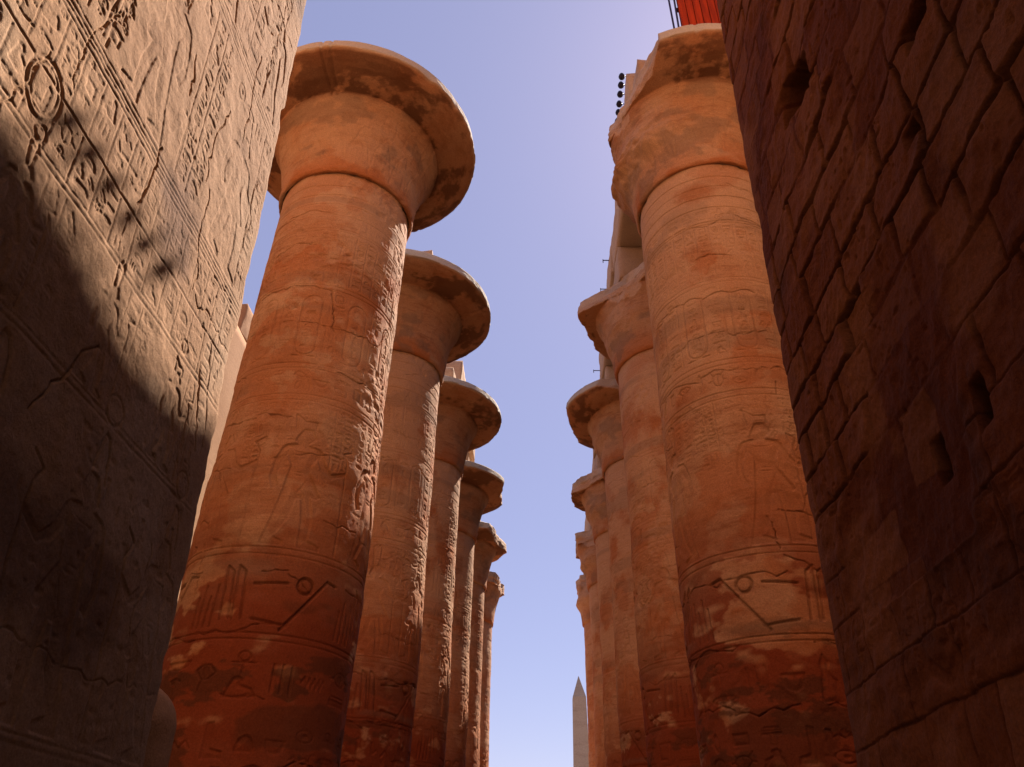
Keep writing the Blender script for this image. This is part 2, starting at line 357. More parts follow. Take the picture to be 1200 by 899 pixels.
def build_core(parent, X0, sgn, width, ztop, seed, mat):
    """mass behind the skin, with a ruined stepped top"""
    r = np.random.default_rng(seed); V = []; F = []
    xs = np.linspace(0, width, 11); b = 0
    for k in range(10):
        xa, xb = X0+sgn*(xs[k]+(.62 if k == 0 else 0)), X0+sgn*xs[k+1]
        zt = ztop+(0 if k < 2 else r.uniform(-2.5, 2.0))
        y0, y1b, y1t = -8.3, YE-BAT*GZ-.14, YE-BAT*zt-.14
        zt = max(zt, 14.5)
        P = [(xa, y0, GZ-.5), (xb, y0, GZ-.5), (xb, y1b, GZ-.5), (xa, y1b, GZ-.5), (xa, y0+.8, zt), (xb, y0+.8, zt), (xb, y1t, zt), (xa, y1t, zt)]
        V += P; Q = [(0, 3, 2, 1), (4, 5, 6, 7), (0, 1, 5, 4), (1, 2, 6, 5), (2, 3, 7, 6), (3, 0, 4, 7)]
        F += [tuple(b+i for i in q) for q in Q]; b += 8
    return mesh_from('masonry_core', V, F, mat, parent, smooth=False)

def left_canvas():
    c = Canvas(-8.2, 1.6, GZ, 14.2, .0085); r = np.random.default_rng(11)
    Y = lambda y: y                          # canvas u is arc a = y - yend(z); registers are laid out in a
    # register rules (pairs)
    for z in (0.75, 3.05, 4.2, 5.36, 5.46, 7.98, 8.12, 10.2, 10.3, 12.0):
        c.stroke([(-8.2, z), (.0, z)], .018, .011)
        c.stroke([(-8.2, z+.055), (.0, z+.055)], .014, .010)
    text_columns(c, -8.0, -.1, 4.78, 5.34, .27, .010, r)
    c.stroke([(-8.2, 4.74), (0, 4.74)], .018, .014)
    # above: broad scene of figures with offering stands and columns of text
    u = -7.8
    while u < -.5:
        figure(c, u+.45, 5.58, 1.78, .015, r, r.random() < .4); 
        if r.random() < .55: text_columns(c, u+.98, u+1.5, 5.7, 7.9, .26, .018, r)
        else:
            for k in range(5): glyph(c, r.integers(len(GLYPHS)), u+1.0+.22*(k % 2), 6.2+.3*k, .26, .26, .014, r)
        for k in range(3): glyph(c, r.integers(len(GLYPHS)), u+.05+.30*k, 7.55, .26, .28, .016, r)
        text_columns(c, u+1.0, u+1.5, 5.62, 6.3, .25, .015, r)
        u += 1.62
    u = -7.8
    while u < -.4:
        if r.random() < .5: cartouche(c, u+.1, 8.35, .42, 1.6, .02, r)
        else: figure(c, u+.35, 8.2, 1.55, .02, r, True, False)
        text_columns(c, u+.7, u+1.25, 8.25, 10.1, .275, .012, r); u += 1.4
    text_columns(c, -8, -.1, 10.35, 11.95, .34, .014, r)
    u = -7.6
    while u < -.5:
        figure(c, u+.4, 12.1, 1.7, .02, r); u += 1.5
    # below: chain of big figures
    u = -7.7
    while u < -.6:
        figure(c, u+.4, 3.1+.04, .92, .022, r, False); text_columns(c, u+.65, u+1.1, 3.2, 4.15, .22, .011, r); u += 1.25
    text_columns(c, -8, -.1, 4.26, 4.70, .3, .012, r)
    u = -7.6
    while u < -.8:
        figure(c, u+.5, .85, 1.8, .024, r, True); u += 1.35
    text_row(c, -8, -.1, .1, .55, .014, r)
    text_columns(c, -8, -.1, -1.4, .0, .4, .012, r)
    # big oval ring of a headdress, hollow with a raised lip
    c.stroke(ell(-3.62, 4.62, .19, .24, 20), .024, .020, True); c.stroke(ell(-3.62, 4.62, .14, .19, 20), .014, .012, True)
    # long cracks and open joints
    worn = fbm(c.h, c.w, 9, 6, r, 4); keep = .62+.38*sstep(.36, .5, worn)
    c.carve *= keep
    for z in (.2, 1.35, 2.5, 3.62, 4.9, 6.05, 7.2, 8.6, 9.75, 10.9, 12.2): 
        u = -8.2
        while u < .2:
            L = r.uniform(.5, 1.6)
            if r.random() < .30: crack(c, u, z, L, 0, .009, .028, r, 12)
            u += L
    zz = [.2, 1.35, 2.5, 3.62, 4.9, 6.05, 7.2, 8.6, 9.75, 10.9, 12.2]
    for za, zb in zip(zz[:-1], zz[1:]):
        u = -8.2+r.uniform(0, 1)
        while u < 0:
            if r.random() < .40: crack(c, u, za, 0, zb-za, .009, .034, r, 14)
            u += r.uniform(.9, 1.7)
    for k in range(5): crack(c, r.uniform(-5, -.3), r.uniform(1, 11), r.normal(0, .3), r.uniform(.4, 1.3), .014, .045, r, 11)
    big = fbm(c.h, c.w, 16, 10, r, 5, gain=.55)-.5; fine = fbm(c.h, c.w, 130, 80, r, 3)-.5
    pits = np.clip(vnoise(c.h, c.w, 220, 140, r)-.74, 0, 1)*sstep(.5, .62, vnoise(c.h, c.w, 14, 9, r))*.11
    spall = sstep(.60, .66, fbm(c.h, c.w, 11, 7, r, 4))*.02
    mid = fbm(c.h, c.w, 45, 28, r, 4)-.5
    c.carve *= .6+.4*sstep(3.5, 4.6, np.linspace(GZ, 14.2, c.h))[:, None]
    c.H = -c.carve*.80+big*.028+mid*.017+fine*.012-pits*.35-spall*.5
    return c, {'stain_shade': sstep(.60, .75, fbm(c.h, c.w, 9, 6, r, 5)), 'pale': sstep(.55, .7, fbm(c.h, c.w, 7, 5, r, 4))}
def right_canvas():
    c = Canvas(-8.2, 1.6, GZ, 14.2, .0115); r = np.random.default_rng(23)
    U, Z = c.grid(0, c.w, 0, c.h)
    wu = (fbm(c.h, c.w, 16, 10, r, 4)-.5)*.18; wz = (fbm(c.h, c.w, 16, 10, r, 4)-.5)*.13
    u = U+wu; z = Z+wz
    H = np.zeros(c.H.shape); joint = np.full(c.H.shape, 9.); tone = np.zeros(c.H.shape)
    zc = GZ-.2; crow = 0
    while zc < 14.6:
        h = r.uniform(.36, .56); row = (z >= zc) & (z < zc+h); dz = np.minimum(z-zc, zc+h-z)
        uc = -8.6-r.uniform(0, .6)
        while uc < 2.0:
            L = r.uniform(.42, .95); m = row & (u >= uc) & (u < uc+L)
            if m.any():
                d = np.minimum(dz[m], np.minimum(u[m]-uc, uc+L-u[m])*.9); joint[m] = d
                H[m] = r.normal(0, .009)+(u[m]-uc-L/2)*r.normal(0, .018)+(z[m]-zc-h/2)*r.normal(0, .025)
                tone[m] = r.random()
                if r.random() < .06: H[m] -= .07
            uc += L
        zc += h
    jw = .010+.036*fbm(c.h, c.w, 12, 8, r, 4)*sstep(1.6, 4.0, Z)
    g = 1-sstep(.45, 1.05, joint/jw)
    upper = sstep(2.2, 3.6, Z)
    H = H*(.25+.75*upper) - g*(.016+.042*upper*sstep(.30, .6, fbm(c.h, c.w, 9, 6, r, 3)+.1))
    # tool strokes: slanting chisel marks, direction differs from patch to patch
    dirn = vnoise(c.h, c.w, 10, 7, r)*2.2; ph = (Z*np.cos(dirn)+U*np.sin(dirn))*95+fbm(c.h, c.w, 40, 26, r, 3)*9
    H += np.sin(ph)*.0022*sstep(.5, .65, fbm(c.h, c.w, 24, 16, r, 3))
    # horizontal weathered bedding lower down
    H += (vnoise(c.h, c.w, 150, 5, r)-.5)*.028*(1-upper)
    figs = Canvas(-8.2, 1.6, GZ, 14.2, .0115)
    for k in range(5): figure(figs, -6.6+1.35*k, -.3, 2.3, .02, r, True)
    text_columns(figs, -7.5, -.4, 1.3, 2.0, .33, .012, r)
    H -= figs.carve*sstep(.40, .55, fbm(c.h, c.w, 9, 6, r, 4))
    # mortar fills: smooth lenses levelled over the courses
    fillm = sstep(.585, .625, fbm(c.h, c.w, 8, 5, r, 5, gain=.45))*(Z > 1.8)
    fillc = sstep(1.25, .5, np.hypot((U+2.7)/1.0, (Z-3.3)/.75)+ (fbm(c.h, c.w, 14, 9, r, 4)-.5)*.9)
    fillm = np.maximum(fillm*.9, fillc)
    smooth = (fbm(c.h, c.w, 20, 12, r, 5)-.5)*.06-.025
    H = H*(1-fillm)+smooth*fillm
    # holes (a = y - (7.09 - .1 z))
    def hole(y, zc_, rx, rz, dep, rot=0.):
        a = y-(YE-BAT*zc_); dx = U-a; dz_ = Z-zc_; cx_ = dx*math.cos(rot)+dz_*math.sin(rot); cz_ = -dx*math.sin(rot)+dz_*math.cos(rot)
        d = np.maximum(np.abs(cx_)/rx, np.abs(cz_)/rz)+(fbm(c.h, c.w, 30, 20, r, 3)-.5)*.7
        return dep*(1-sstep(.7, 1.05, d))
    H -= hole(4.72, 6.72, .36, .22, .40, .35)+hole(3.79, 2.40, .085, .15, .30)+hole(4.44, 2.37, .085, .15, .28)+hole(3.45, 4.35, .13, .10, .10)
    H -= hole(3.0, 4.95, .2, .13, .16)
    big = fbm(c.h, c.w, 12, 8, r, 5, gain=.55)-.5; fine = fbm(c.h, c.w, 120, 75, r, 3)-.5
    mid = fbm(c.h, c.w, 50, 32, r, 4, gain=.6)-.5
    c.H = H+big*.055+mid*.045+fine*.03-np.clip(vnoise(c.h, c.w, 260, 165, r)-.78, 0, 1)*.10*sstep(.45, .6, vnoise(c.h, c.w, 16, 10, r))
    return c, {'stain_shade': np.clip(.8*sstep(.52, .70, fbm(c.h, c.w, 8, 5, r, 6, gain=.6))+g*.6, 0, 1), 'orange': fillm, 'pale': np.clip(sstep(.55, .72, fbm(c.h, c.w, 20, 12, r, 5))*.8+sstep(.35, 1, tone)*.65*(1-g), 0, 1)}

zs = np.concatenate([np.linspace(GZ, -.6, 20, endpoint=False), -.6+np.cumsum(np.linspace(.0085, .0115, 1200))])
zs = np.concatenate([zs, np.linspace(zs[-1]+.05, 14.0, 30)])
arcs = wall_arc(.0088, -5.1, .45, -8.1, 1.5)
cl, al = left_canvas()
tL = thing('pylon_tower', 'left gateway tower with sunlit hieroglyph reliefs and a shadow edge', 'stone wall', (-3.46, 2, GZ), 'gateway towers')
def at_world(parent, o):
    o.parent = parent; o.matrix_parent_inverse = Matrix.Translation(-Vector(parent.location)); return o
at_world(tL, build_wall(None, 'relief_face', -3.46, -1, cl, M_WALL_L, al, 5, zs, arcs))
at_world(tL, build_core(None, -3.46, -1, 24, 24.0, 6, M_CORE))
c2, a2 = right_canvas()
tR = thing('pylon_tower', 'right gateway tower of shaded rough blocks with wide joints and dark holes', 'stone wall', (2.54, 2, GZ), 'gateway towers')
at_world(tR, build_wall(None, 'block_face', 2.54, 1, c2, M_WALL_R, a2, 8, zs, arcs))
at_world(tR, build_core(None, 2.54, 1, 24, 24.0, 9, M_CORE))

# ------------------------------------------------------------------ columns
XL, XR, Y1, STEP, ZN, RN = -5.05, 4.13, 13.73, 7.19, 14.40, 1.60
CIRC = 2*math.pi*RN
def column_canvas(seed, kind):
    c = Canvas(0, CIRC, GZ, ZN, .0125); r = np.random.default_rng(seed)
    def ring(z, w=.02, d=.012): c.stroke([(0, z), (CIRC, z)], w, d)
    for z in (3.30, 3.40, 4.72, 4.84, 7.86, 8.0, 8.62, 8.74, 10.72, 10.82, 12.42, 12.5, 12.95, 13.3, 13.62, 13.95): ring(z, .018, .012)
    for k in range(13):                                           # pointed leaves round the foot
        u = CIRC*k/13; w = CIRC/13
        for s in (1., .7): c.stroke([(u+w*(.5-.5*s), GZ+.1), (u+w*(.5-.45*s), GZ+1.4*s), (u+w*.5, GZ+3.0*s), (u+w*(.5+.45*s), GZ+1.4*s), (u+w*(.5+.5*s), GZ+.1)], .02, .014)
    text_row(c, 0, CIRC, 1.5, .62, .014, r); text_row(c, 0, CIRC, 2.35, .8, .016, r)
    # frieze: disks with slanting stems, tall signs
    u = .15
    while u < CIRC-1.4:
        c.stroke([(u+.1, 4.2), (u+.62, 4.25)], .03, .028); c.stroke([(u+.15, 3.62), (u+.7, 3.55)], .03, .024)
        c.stroke(ell(u+.92, 4.25, .13, .13, 16), .035, .034, True)
        c.stroke([(u+1.5, 4.38), (u+1.32, 4.42), (u+.62, 3.48)], .032, .032)
        for k in range(4): c.stroke([(u+1.62+.12*k, 3.5), (u+1.66+.12*k, 4.0+.18*(k % 2))], .024, .024)
        for k in range(2): c.stroke([(u+2.15+.2*k, 3.6), (u+2.12+.2*k, 4.5), (u+2.24+.2*k, 4.4), (u+2.3+.2*k, 3.62)], .026, .026)
        u += 2.52
    text_columns(c, 0, CIRC, 6.7, 7.82, .24, .009, r, False); text_columns(c, 0, CIRC, 5.2, 6.6, .3, .006, r, False)
    # scene of tall figures
    u = .5
    while u < CIRC-.8:
        figure(c, u, 4.9, 2.35, .022, r, r.random() < .5); text_columns(c, u+.62, u+1.02, 6.5, 7.8, .2, .014, r); u += 1.68
    text_row(c, 0, CIRC, 8.08, .5, .015, r)
    u = .05
    while u < CIRC-.5:
        cartouche(c, u, 8.95, .42, 1.55, .014, r); text_columns(c, u+.58, u+.92, 8.85, 10.65, .3, .012, r); u += 1.005
    u = .1
    while u < CIRC-.6:
        text_columns(c, u, u+.8, 10.9, 12.35, .26, .012, r); u += .838
    text_row(c, 0, CIRC, 12.5, .42, .010, r)
    worn = fbm(c.h, c.w, 10, 6, r, 4, True); zrow = np.linspace(GZ, ZN, c.h)[:, None]
    c.carve *= np.maximum(.55+.45*sstep(.38, .52, worn), .95*((zrow > 3.3) & (zrow < 4.9)))
    # drum joints and cracks
    z = GZ+1.0
    while z < ZN-.4:
        u = 0
        while u < CIRC:
            L = r.uniform(.4, 1.4)
            if r.random() < .55: crack(c, u, z, L, r.normal(0, .03), .011, .030, r, 8)
            u += L
        z += r.uniform(.95, 1.15)
    for k in range(12): crack(c, r.uniform(.5, CIRC-.5), r.uniform(3, 12), r.normal(0, .2), r.uniform(.3, 1.2), .008, .04, r, 16)
    big = fbm(c.h, c.w, 12, 8, r, 5, True, .55)-.5; fine = fbm(c.h, c.w, 90, 56, r, 3, True)-.5
    rough = sstep(.56, .66, fbm(c.h, c.w, 9, 6, r, 4, True))
    rz = vnoise(c.h, c.w, 70, 6, r, True)-.5
    spall = sstep(.62, .655, fbm(c.h, c.w, 9, 6, r, 4, True))
    gouge = np.clip(fbm(c.h, c.w, 80, 50, r, 3, True)-.46, 0, 1)*rough*.09
    c.H = -c.carve*1.7+big*.06+fine*.011+rz*.013-gouge-spall*.014
    U, Z = c.grid(0, c.w, 0, c.h)
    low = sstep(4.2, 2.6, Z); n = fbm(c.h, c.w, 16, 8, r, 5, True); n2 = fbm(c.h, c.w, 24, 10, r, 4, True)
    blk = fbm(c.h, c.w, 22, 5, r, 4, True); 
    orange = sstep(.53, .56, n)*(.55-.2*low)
    red = np.clip(sstep(.40, .44, fbm(c.h, c.w, 14, 5, r, 6, True, .6))*sstep(6.4, 3.4, Z)+sstep(.56, .60, n)*low, 0, 1)*sstep(.22, .42, fbm(c.h, c.w, 60, 20, r, 3, True)+.1)  # red patches of the lower drums, spread to paint in the shade there
    stain_shade = sstep(.545, .585, fbm(c.h, c.w, 34, 9, r, 6, True, .62))*(.14+.7*low) + .6*sstep(.56, .62, blk)*sstep(6., 3., Z)  # stain patches, strengthened low down so the colour also carries shade
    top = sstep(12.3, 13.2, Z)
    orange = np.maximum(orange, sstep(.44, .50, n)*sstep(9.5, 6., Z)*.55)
    pale = np.clip(sstep(.42, .56, fbm(c.h, c.w, 9, 6, r, 6, True, .6))*.9*sstep(5.5, 10., Z)+.55*top*sstep(.35, .5, n), 0, 1)  # pale plaster, widened upward to paint in the brighter top
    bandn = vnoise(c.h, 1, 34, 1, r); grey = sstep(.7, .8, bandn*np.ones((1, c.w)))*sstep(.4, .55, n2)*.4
    return c, {'rim': red*0, 'red': red, 'orange': orange, 'stain_shade': np.clip(stain_shade, 0, 1), 'pale': pale, 'grey': grey}

def angles(phi0, dense, span=1.9):
    n = int(2*span*RN/dense); a = np.linspace(phi0-span, phi0+span, n)
    rest = np.linspace(phi0+span, phi0-span+2*math.pi, 40)[1:-1]
    return np.concatenate([a, rest])

PROF = [(1.60, 14.36), (1.66, 14.37), (1.70, 14.44), (1.70, 14.55), (1.72, 14.8), (1.76, 15.2), (1.83, 15.6), (1.94, 16.0), (2.03, 16.3), (2.14, 16.5), (2.21, 16.62),
        (2.19, 16.70), (2.6, 16.75), (2.85, 16.81), (3.05, 16.89), (3.18, 16.97), (3.24, 17.02), (3.25, 17.05), (3.20, 17.32), (3.15, 17.35), (2.6, 17.36), (1.4, 17.36), (.05, 17.36)]
def capital(parent, X, Y, phi0, dist, seed, cut, rims, tall=1.0, chipped=1.0, bulge=0.0):
    """bell capital; cut(theta) gives the radius left at that angle"""
    r = np.random.default_rng(seed)
    P = np.array(PROF); seg = np.hypot(*np.diff(P, axis=0).T); s = np.concatenate([[0], np.cumsum(seg)])
    step = max(.03, dist*.0019); ss = np.unique(np.concatenate([np.arange(0, s[18], step), s[16:20], np.linspace(s[19], s[-1], 6)]))
    rad = np.interp(ss, s, P[:, 0]); zz = 14.36+(np.interp(ss, s, P[:, 1])-14.36)*tall
    th = np.linspace(0, 2*math.pi, int(2*math.pi*2.4/max(.03, dist*.0019)), endpoint=False)
    n, m = len(ss), len(th)
    T = np.broadcast_to(th, (n, m)); R = np.broadcast_to(rad[:, None], (n, m)).copy(); Z = np.broadcast_to(zz[:, None], (n, m)).copy()
    c = Canvas(0, 2*math.pi*2, 0, 5.2, .02)
    if dist < 30:
        # bands of upright bracts and cartouches round the bell
        for k in range(18):
            u = c.w*c.res*k/18; w = c.w*c.res/18
            c.stroke([(u, .25), (u+w*.15, 1.0), (u+w*.5, 1.5), (u+w*.85, 1.0), (u+w, .25)], .018, .018)
            for q in (.3, .5, .7): c.stroke([(u+w*q, .25), (u+w*q, 1.35)], .012, .012)
            cartouche(c, u+w*.25, 1.45, w*.5, .75, .012, r)
        for sz in (.12, .2, 2.2, 2.28): c.stroke([(0, sz), (c.w*c.res, sz)], .02, .012)
    carve = c.sample(c.carve, T*2, np.broadcast_to(ss[:, None], (n, m)), True)
    amp = np.interp(ss, [0, s[10], s[16], s[19], s[-1]], [1, 1, 1, .4, 0])[:, None]
    D = ((fbm(n, m, 8, 14, r, 5, True)-.5)*.09+(fbm(n, m, 50, 110, r, 3, True)-.5)*.03-carve)*amp
    chips = np.clip(fbm(n, m, 3, 40, r, 4, True)-.58, 0, 1)*np.exp(-((ss-s[16])/.22)**2)[:, None]*.9*chipped
    R = R+D-chips
    Rc = np.array([cut(t-phi0) for t in th])
    rag = (fbm(n, m, 3, 18, r, 5, True, .5)-.5)*.50+(fbm(n, m, 30, 120, r, 2, True)-.5)*.05
    lim = Rc[None, :]+rag*(Rc < 3.2)[None, :]
    # slab joints radial
    for k in range(rims):
        a = r.uniform(0, 2*math.pi); dd = np.abs(np.angle(np.exp(1j*(T-a))))*R
        R -= .04*np.exp(-(dd/.03)**2)*(R > 2.2); Z += .03*np.exp(-(dd/.03)**2)*(R > 2.3)*(Z < 17.0)
    if bulge:                                                     # swollen, broken-up bell below the lost rim
        side = np.clip(np.cos(T-phi0+1.5)+.25, 0, 1); ring = np.exp(-((Z-15.75)/.42)**2)
        R = R+bulge*side*ring*(.35+1.3*fbm(n, m, 8, 16, r, 4, True, .6)-.2); lim = lim+bulge*side*ring*1.2-.12*bulge*side
    brk = R > lim
    R = np.where(brk, np.maximum(lim, 1.6), R)
    Z = Z + (fbm(n, m, 10, 26, r, 4, True)-.5)*.05*(R > 2.2)
    x = R*np.cos(T); y = R*np.sin(T)
    V = np.stack([x, y, Z-GZ], -1).reshape(-1, 3)
    # colour: soot-dark flare, orange foot, pale rim and broken faces
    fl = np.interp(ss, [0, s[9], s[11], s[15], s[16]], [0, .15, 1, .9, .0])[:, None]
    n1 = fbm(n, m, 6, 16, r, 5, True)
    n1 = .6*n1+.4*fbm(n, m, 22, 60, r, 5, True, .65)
    stain_shade = np.clip(fl*sstep(.44, .56, n1)*.95, 0, 1)
    orange = np.clip(np.interp(ss, [0, .05, .5, .9], [.9, .9, .5, 0])[:, None]*sstep(.27, .42, fbm(n, m, 5, 12, r, 5, True))+fl*.45, 0, 1)
    pale = np.clip(np.interp(ss, [s[15], s[16]+.03, s[19]], [0, 1, 1])[:, None]+brk*.9+(1-fl)*sstep(.5, .65, fbm(n, m, 6, 10, r, 5, True))*.5, 0, 1)
    grey = (1-fl)*sstep(.55, .68, fbm(n, m, 10, 16, r, 5, True))*.7*np.ones((n, m))
    return mesh_from('capital', V, grid_faces(n, m, True), M_CAP, parent, {'stain_shade': stain_shade, 'orange': orange, 'pale': pale, 'grey': grey, 'red': fl*0*orange, 'rim': np.interp(ss, [s[16]-.02, s[17], s[18], s[19]+.1], [0, 1, 1, .6])[:, None]*(1-brk*.6)*np.ones((n, m))})

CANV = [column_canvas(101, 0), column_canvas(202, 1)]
def column(X, Y, label, seed, cut, rims=5, roll=0.0, group='open papyrus columns along the nave', canv=0, tall=1.0, chipped=1.0, bulge=0.0):
    t = thing('papyrus_column', label, 'column', (X, Y, GZ), group)
    dist = math.hypot(X, Y); phi0 = math.atan2(-Y, -X); c, at = CANV[canv]; mir = -1 if X > 0 else 1
    dense = max(.012, dist*.00092)
    th = angles(phi0+(.25 if X < 0 else 0), dense, 2.0); z = np.arange(GZ, ZN, dense*1.05)
    z = np.concatenate([z, [ZN]])
    T, Z = np.meshgrid(th, z); U = np.mod(mir*(T-phi0)*RN+roll+CIRC*.5, CIRC)
    H = c.sample(c.H, U, Z, True)
    r = np.random.default_rng(seed)
    taper = RN-.10*sstep(GZ+1.6, GZ, Z)
    R = taper+.05*np.exp(-((Z-5.5)/2.2)**2)+H
    V = np.stack([R*np.cos(T), R*np.sin(T), Z-GZ], -1).reshape(-1, 3)
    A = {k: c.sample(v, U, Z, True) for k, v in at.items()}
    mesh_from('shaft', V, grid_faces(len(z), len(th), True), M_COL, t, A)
    # low round base
    n = 48; a = np.linspace(0, 2*math.pi, n, endpoint=False); pr = [(2.3, -.2), (2.3, .30), (2.22, .36), (1.45, .37)]
    Vb = [(q*math.cos(b), q*math.sin(b), h) for q, h in pr for b in a]
    mesh_from('base', Vb, grid_faces(4, n, True), M_COL, t, smooth=False)
    capital(t, X, Y, phi0, dist, seed+50, cut, rims, tall, chipped, bulge)
    return t
def dang(a): return abs(math.atan2(math.sin(a), math.cos(a)))
def plane_cut(items, full=9.0):
    """items: (angle relative to camera direction, distance of a break plane)"""
    def f(t):
        v = full
        for a, d in items:
            k = math.cos(t-a)
            if k > .05: v = min(v, d/k)
        return v
    return f
rowY = [Y1+STEP*i for i in range(6)]
# relative angle: + turns towards image right as seen from below the column
L_LAB = ['nearest left column with a whole round capital rim, beside the relief wall', 'second left column from the gateway, its rim whole and a small block on top',
         'third left column from the gateway, with a thick pale rim edge', 'fourth left column from the gateway, rim chipped flat on its right side',
         'fifth left column from the gateway, its rim broken to a pointed spur', 'farthest left column, narrow with a stump of broken capital']
L_CUT = [plane_cut([]), plane_cut([]), plane_cut([]), plane_cut([(1.5, 2.95)]), plane_cut([(1.2, 2.5), (2.0, 2.7)]), plane_cut([(1.3, 2.1), (.3, 2.3), (2.2, 2.4)])]
R_LAB = ['nearest right column with broken capital, red boarding standing on top', 'second right column from the gateway, one pointed rim piece left on its outer side',
         'third right column from the gateway, its rim thin and pale topped', 'fourth right column from the gateway, with a notched broken capital',
         'fifth right column from the gateway, its capital worn to a rounded stump', 'farthest right column, ragged and nearest the obelisk']
R_CUT = [plane_cut([(-.92, 2.18), (-1.6, 2.02), (-2.5, 2.05)]), plane_cut([(-.55, 2.1), (.5, 2.3), (-1.75, 2.55)]), plane_cut([(-1.6, 2.85), (.1, 2.7)]), plane_cut([(-1.6, 2.65), (-.8, 2.3), (-2.4, 2.6)]),
         plane_cut([(-1.5, 2.25), (-.5, 2.1), (-2.5, 2.4)]), plane_cut([(-1.5, 1.9), (-.4, 2.0), (-2.6, 2.0)])]
for i in range(6):
    column(XL, rowY[i], L_LAB[i], 300+i, L_CUT[i], 5, 2.52*i*.61+.6, canv=i % 2, chipped=(.22, .3, .3, .7, 1, 1)[i])
    column(XR, rowY[i], R_LAB[i], 400+i, R_CUT[i], 4, 2.52*i*.37+.68, canv=(i+1) % 2, tall=1.09 if i == 0 else 1.0, bulge=(.42, .12, .1, .15, .2, .2)[i], chipped=(.4, .6, .6, 1, 1, 1)[i])

# ------------------------------------------------------------------ abaci, beams and what stands on them
BZ0, BZ1 = 18.82, 20.2
def abacus(X, Y, w, label, seed, x0=None, x1=None, z0=17.34):
    o = rough_block('abacus_block', (x0 if x0 is not None else X-w), (x1 if x1 is not None else X+w), Y-1.5, Y+1.5, z0, BZ0-.01, M_BEAM, None, seed, .05, .14)
    return tag(o, label, 'stone block', 'square blocks on the capitals')
def beam(x0, x1, y0, y1, z0, z1, label, seed):
    o = rough_block('stone_beam', x0, x1, y0, y1, z0, z1, M_BEAM, None, seed, .05, .15)
    return tag(o, label, 'stone beam', 'roof beams along the rows')
side = ['nearest', 'second', 'third', 'fourth', 'fifth', 'farthest']
for i in range(6):
    abacus(XR, rowY[i], 1.45, 'squared stone block on the %s right column, under the roof beam' % side[i], 500+i, z0=17.64 if i == 0 else 17.34)
    if i > 0: abacus(XL, rowY[i], 1.22, 'squared stone block on the %s left column' % side[i], 520+i)
for i in range(5):
    beam(2.6+.04*(i > 1)+.1*(i > 2), 5.66, rowY[i]-.15+.01*i, rowY[i+1]-.17, BZ0, BZ1+.0*i, 'pale stone roof beam spanning the %s and %s right columns' % (side[i], side[i+1]), 540+i)
for i in range(1, 5):
    o = rough_block('upper_course', 3.45, 5.6, rowY[i]+.9, rowY[i+1]+.86, BZ1+.02, 24.4, M_BEAM, None, 560+i, .06, .2)
    tag(o, 'upper stone course on the roof beam behind the %s right column' % side[i], 'stone course', 'upper courses on the right beams')
beam(-6.5, -3.62, rowY[2]-.1, rowY[3]+.2, BZ0, BZ1, 'stone roof beam lit pale above the third left column', 580)
beam(-6.5, -4.1, rowY[3]+.25, rowY[4]-.1, BZ0, BZ1, 'stone roof beam behind the fourth left capital', 581)
beam(-6.5, -4.2, rowY[4]-.05, rowY[5]+.5, BZ0, BZ1, 'stone roof beam over the two farthest left columns', 582)

def box_into(V, F, x0, x1, y0, y1, z0, z1):
    b = len(V); V += [(x0, y0, z0), (x1, y0, z0), (x1, y1, z0), (x0, y1, z0), (x0, y0, z1), (x1, y0, z1), (x1, y1, z1), (x0, y1, z1)]
    F += [tuple(b+i for i in q) for q in [(0, 3, 2, 1), (4, 5, 6, 7), (0, 1, 5, 4), (1, 2, 6, 5), (2, 3, 7, 6), (3, 0, 4, 7)]]
def tube(V, F, p, q, rad, n=10):
    p, q = np.array(p, float), np.array(q, float); d = (q-p)/np.linalg.norm(q-p); a = np.cross(d, [0, 0, 1] if abs(d[2]) < .9 else [1, 0, 0]); a /= np.linalg.norm(a); b = np.cross(d, a)
    k = len(V)
    for e in (p, q): V += [tuple(e+rad*(math.cos(t)*a+math.sin(t)*b)) for t in np.linspace(0, 2*math.pi, n, endpoint=False)]
    for i in range(n): F.append((k+i, k+(i+1) % n, k+n+(i+1) % n, k+n+i))
    for s in (0, 1):
        c = len(V); V.append(tuple((p, q)[s]))
        for i in range(n): F.append((c, k+s*n+i, k+s*n+(i+1) % n, c) if False else ((k+s*n+i, k+s*n+(i+1) % n, c, c)))
def simple(name, V, F, mat, parent=None, smooth=False):
    me = bpy.data.meshes.new(name); me.from_pydata([tuple(v) for v in V], [], [tuple(dict.fromkeys(f)) for f in F]); me.update(); me.materials.append(mat)
    for pl in me.polygons: pl.use_smooth = smooth
    o = bpy.data.objects.new(name, me); COL.objects.link(o); o.parent = parent; return o

# red boarding on the first right capital
tb = thing('red_boarding', 'tall bright red boarding standing on the nearest right capital', 'boarding', (4.75, 12.7, 17.3))
def off(V, t): return [tuple(np.array(v)-np.array(t.location)) for v in V]
V, F = [], []
x = 4.04
while x < 5.9:
    w = .21; d = (hash(int(x*100)) % 7)*.004
    box_into(V, F, x, x+w-.022, 12.18-d, 12.24-d, BZ0+.0, 23.4); x += w
simple('boards', off(V, tb), F, M_RED, tb)
V, F = [], []
box_into(V, F, 4.03, 5.9, 12.246, 12.262, BZ0, 23.3)
simple('backing', off(V, tb), F, M_BACK, tb)
V, F = [], []
for z in (19.4, 21.2, 22.9): box_into(V, F, 4.0, 5.95, 12.264, 12.34, z, z+.12)
for x in (4.1, 5.8): box_into(V, F, x, x+.1, 12.345, 12.45, BZ0, 23.3)
simple('frame', off(V, tb), F, M_POLE, tb)
tb.location = (4.75, 12.7, BZ0)
for ch in tb.children: ch.location = (0, 0, 17.3-BZ0)
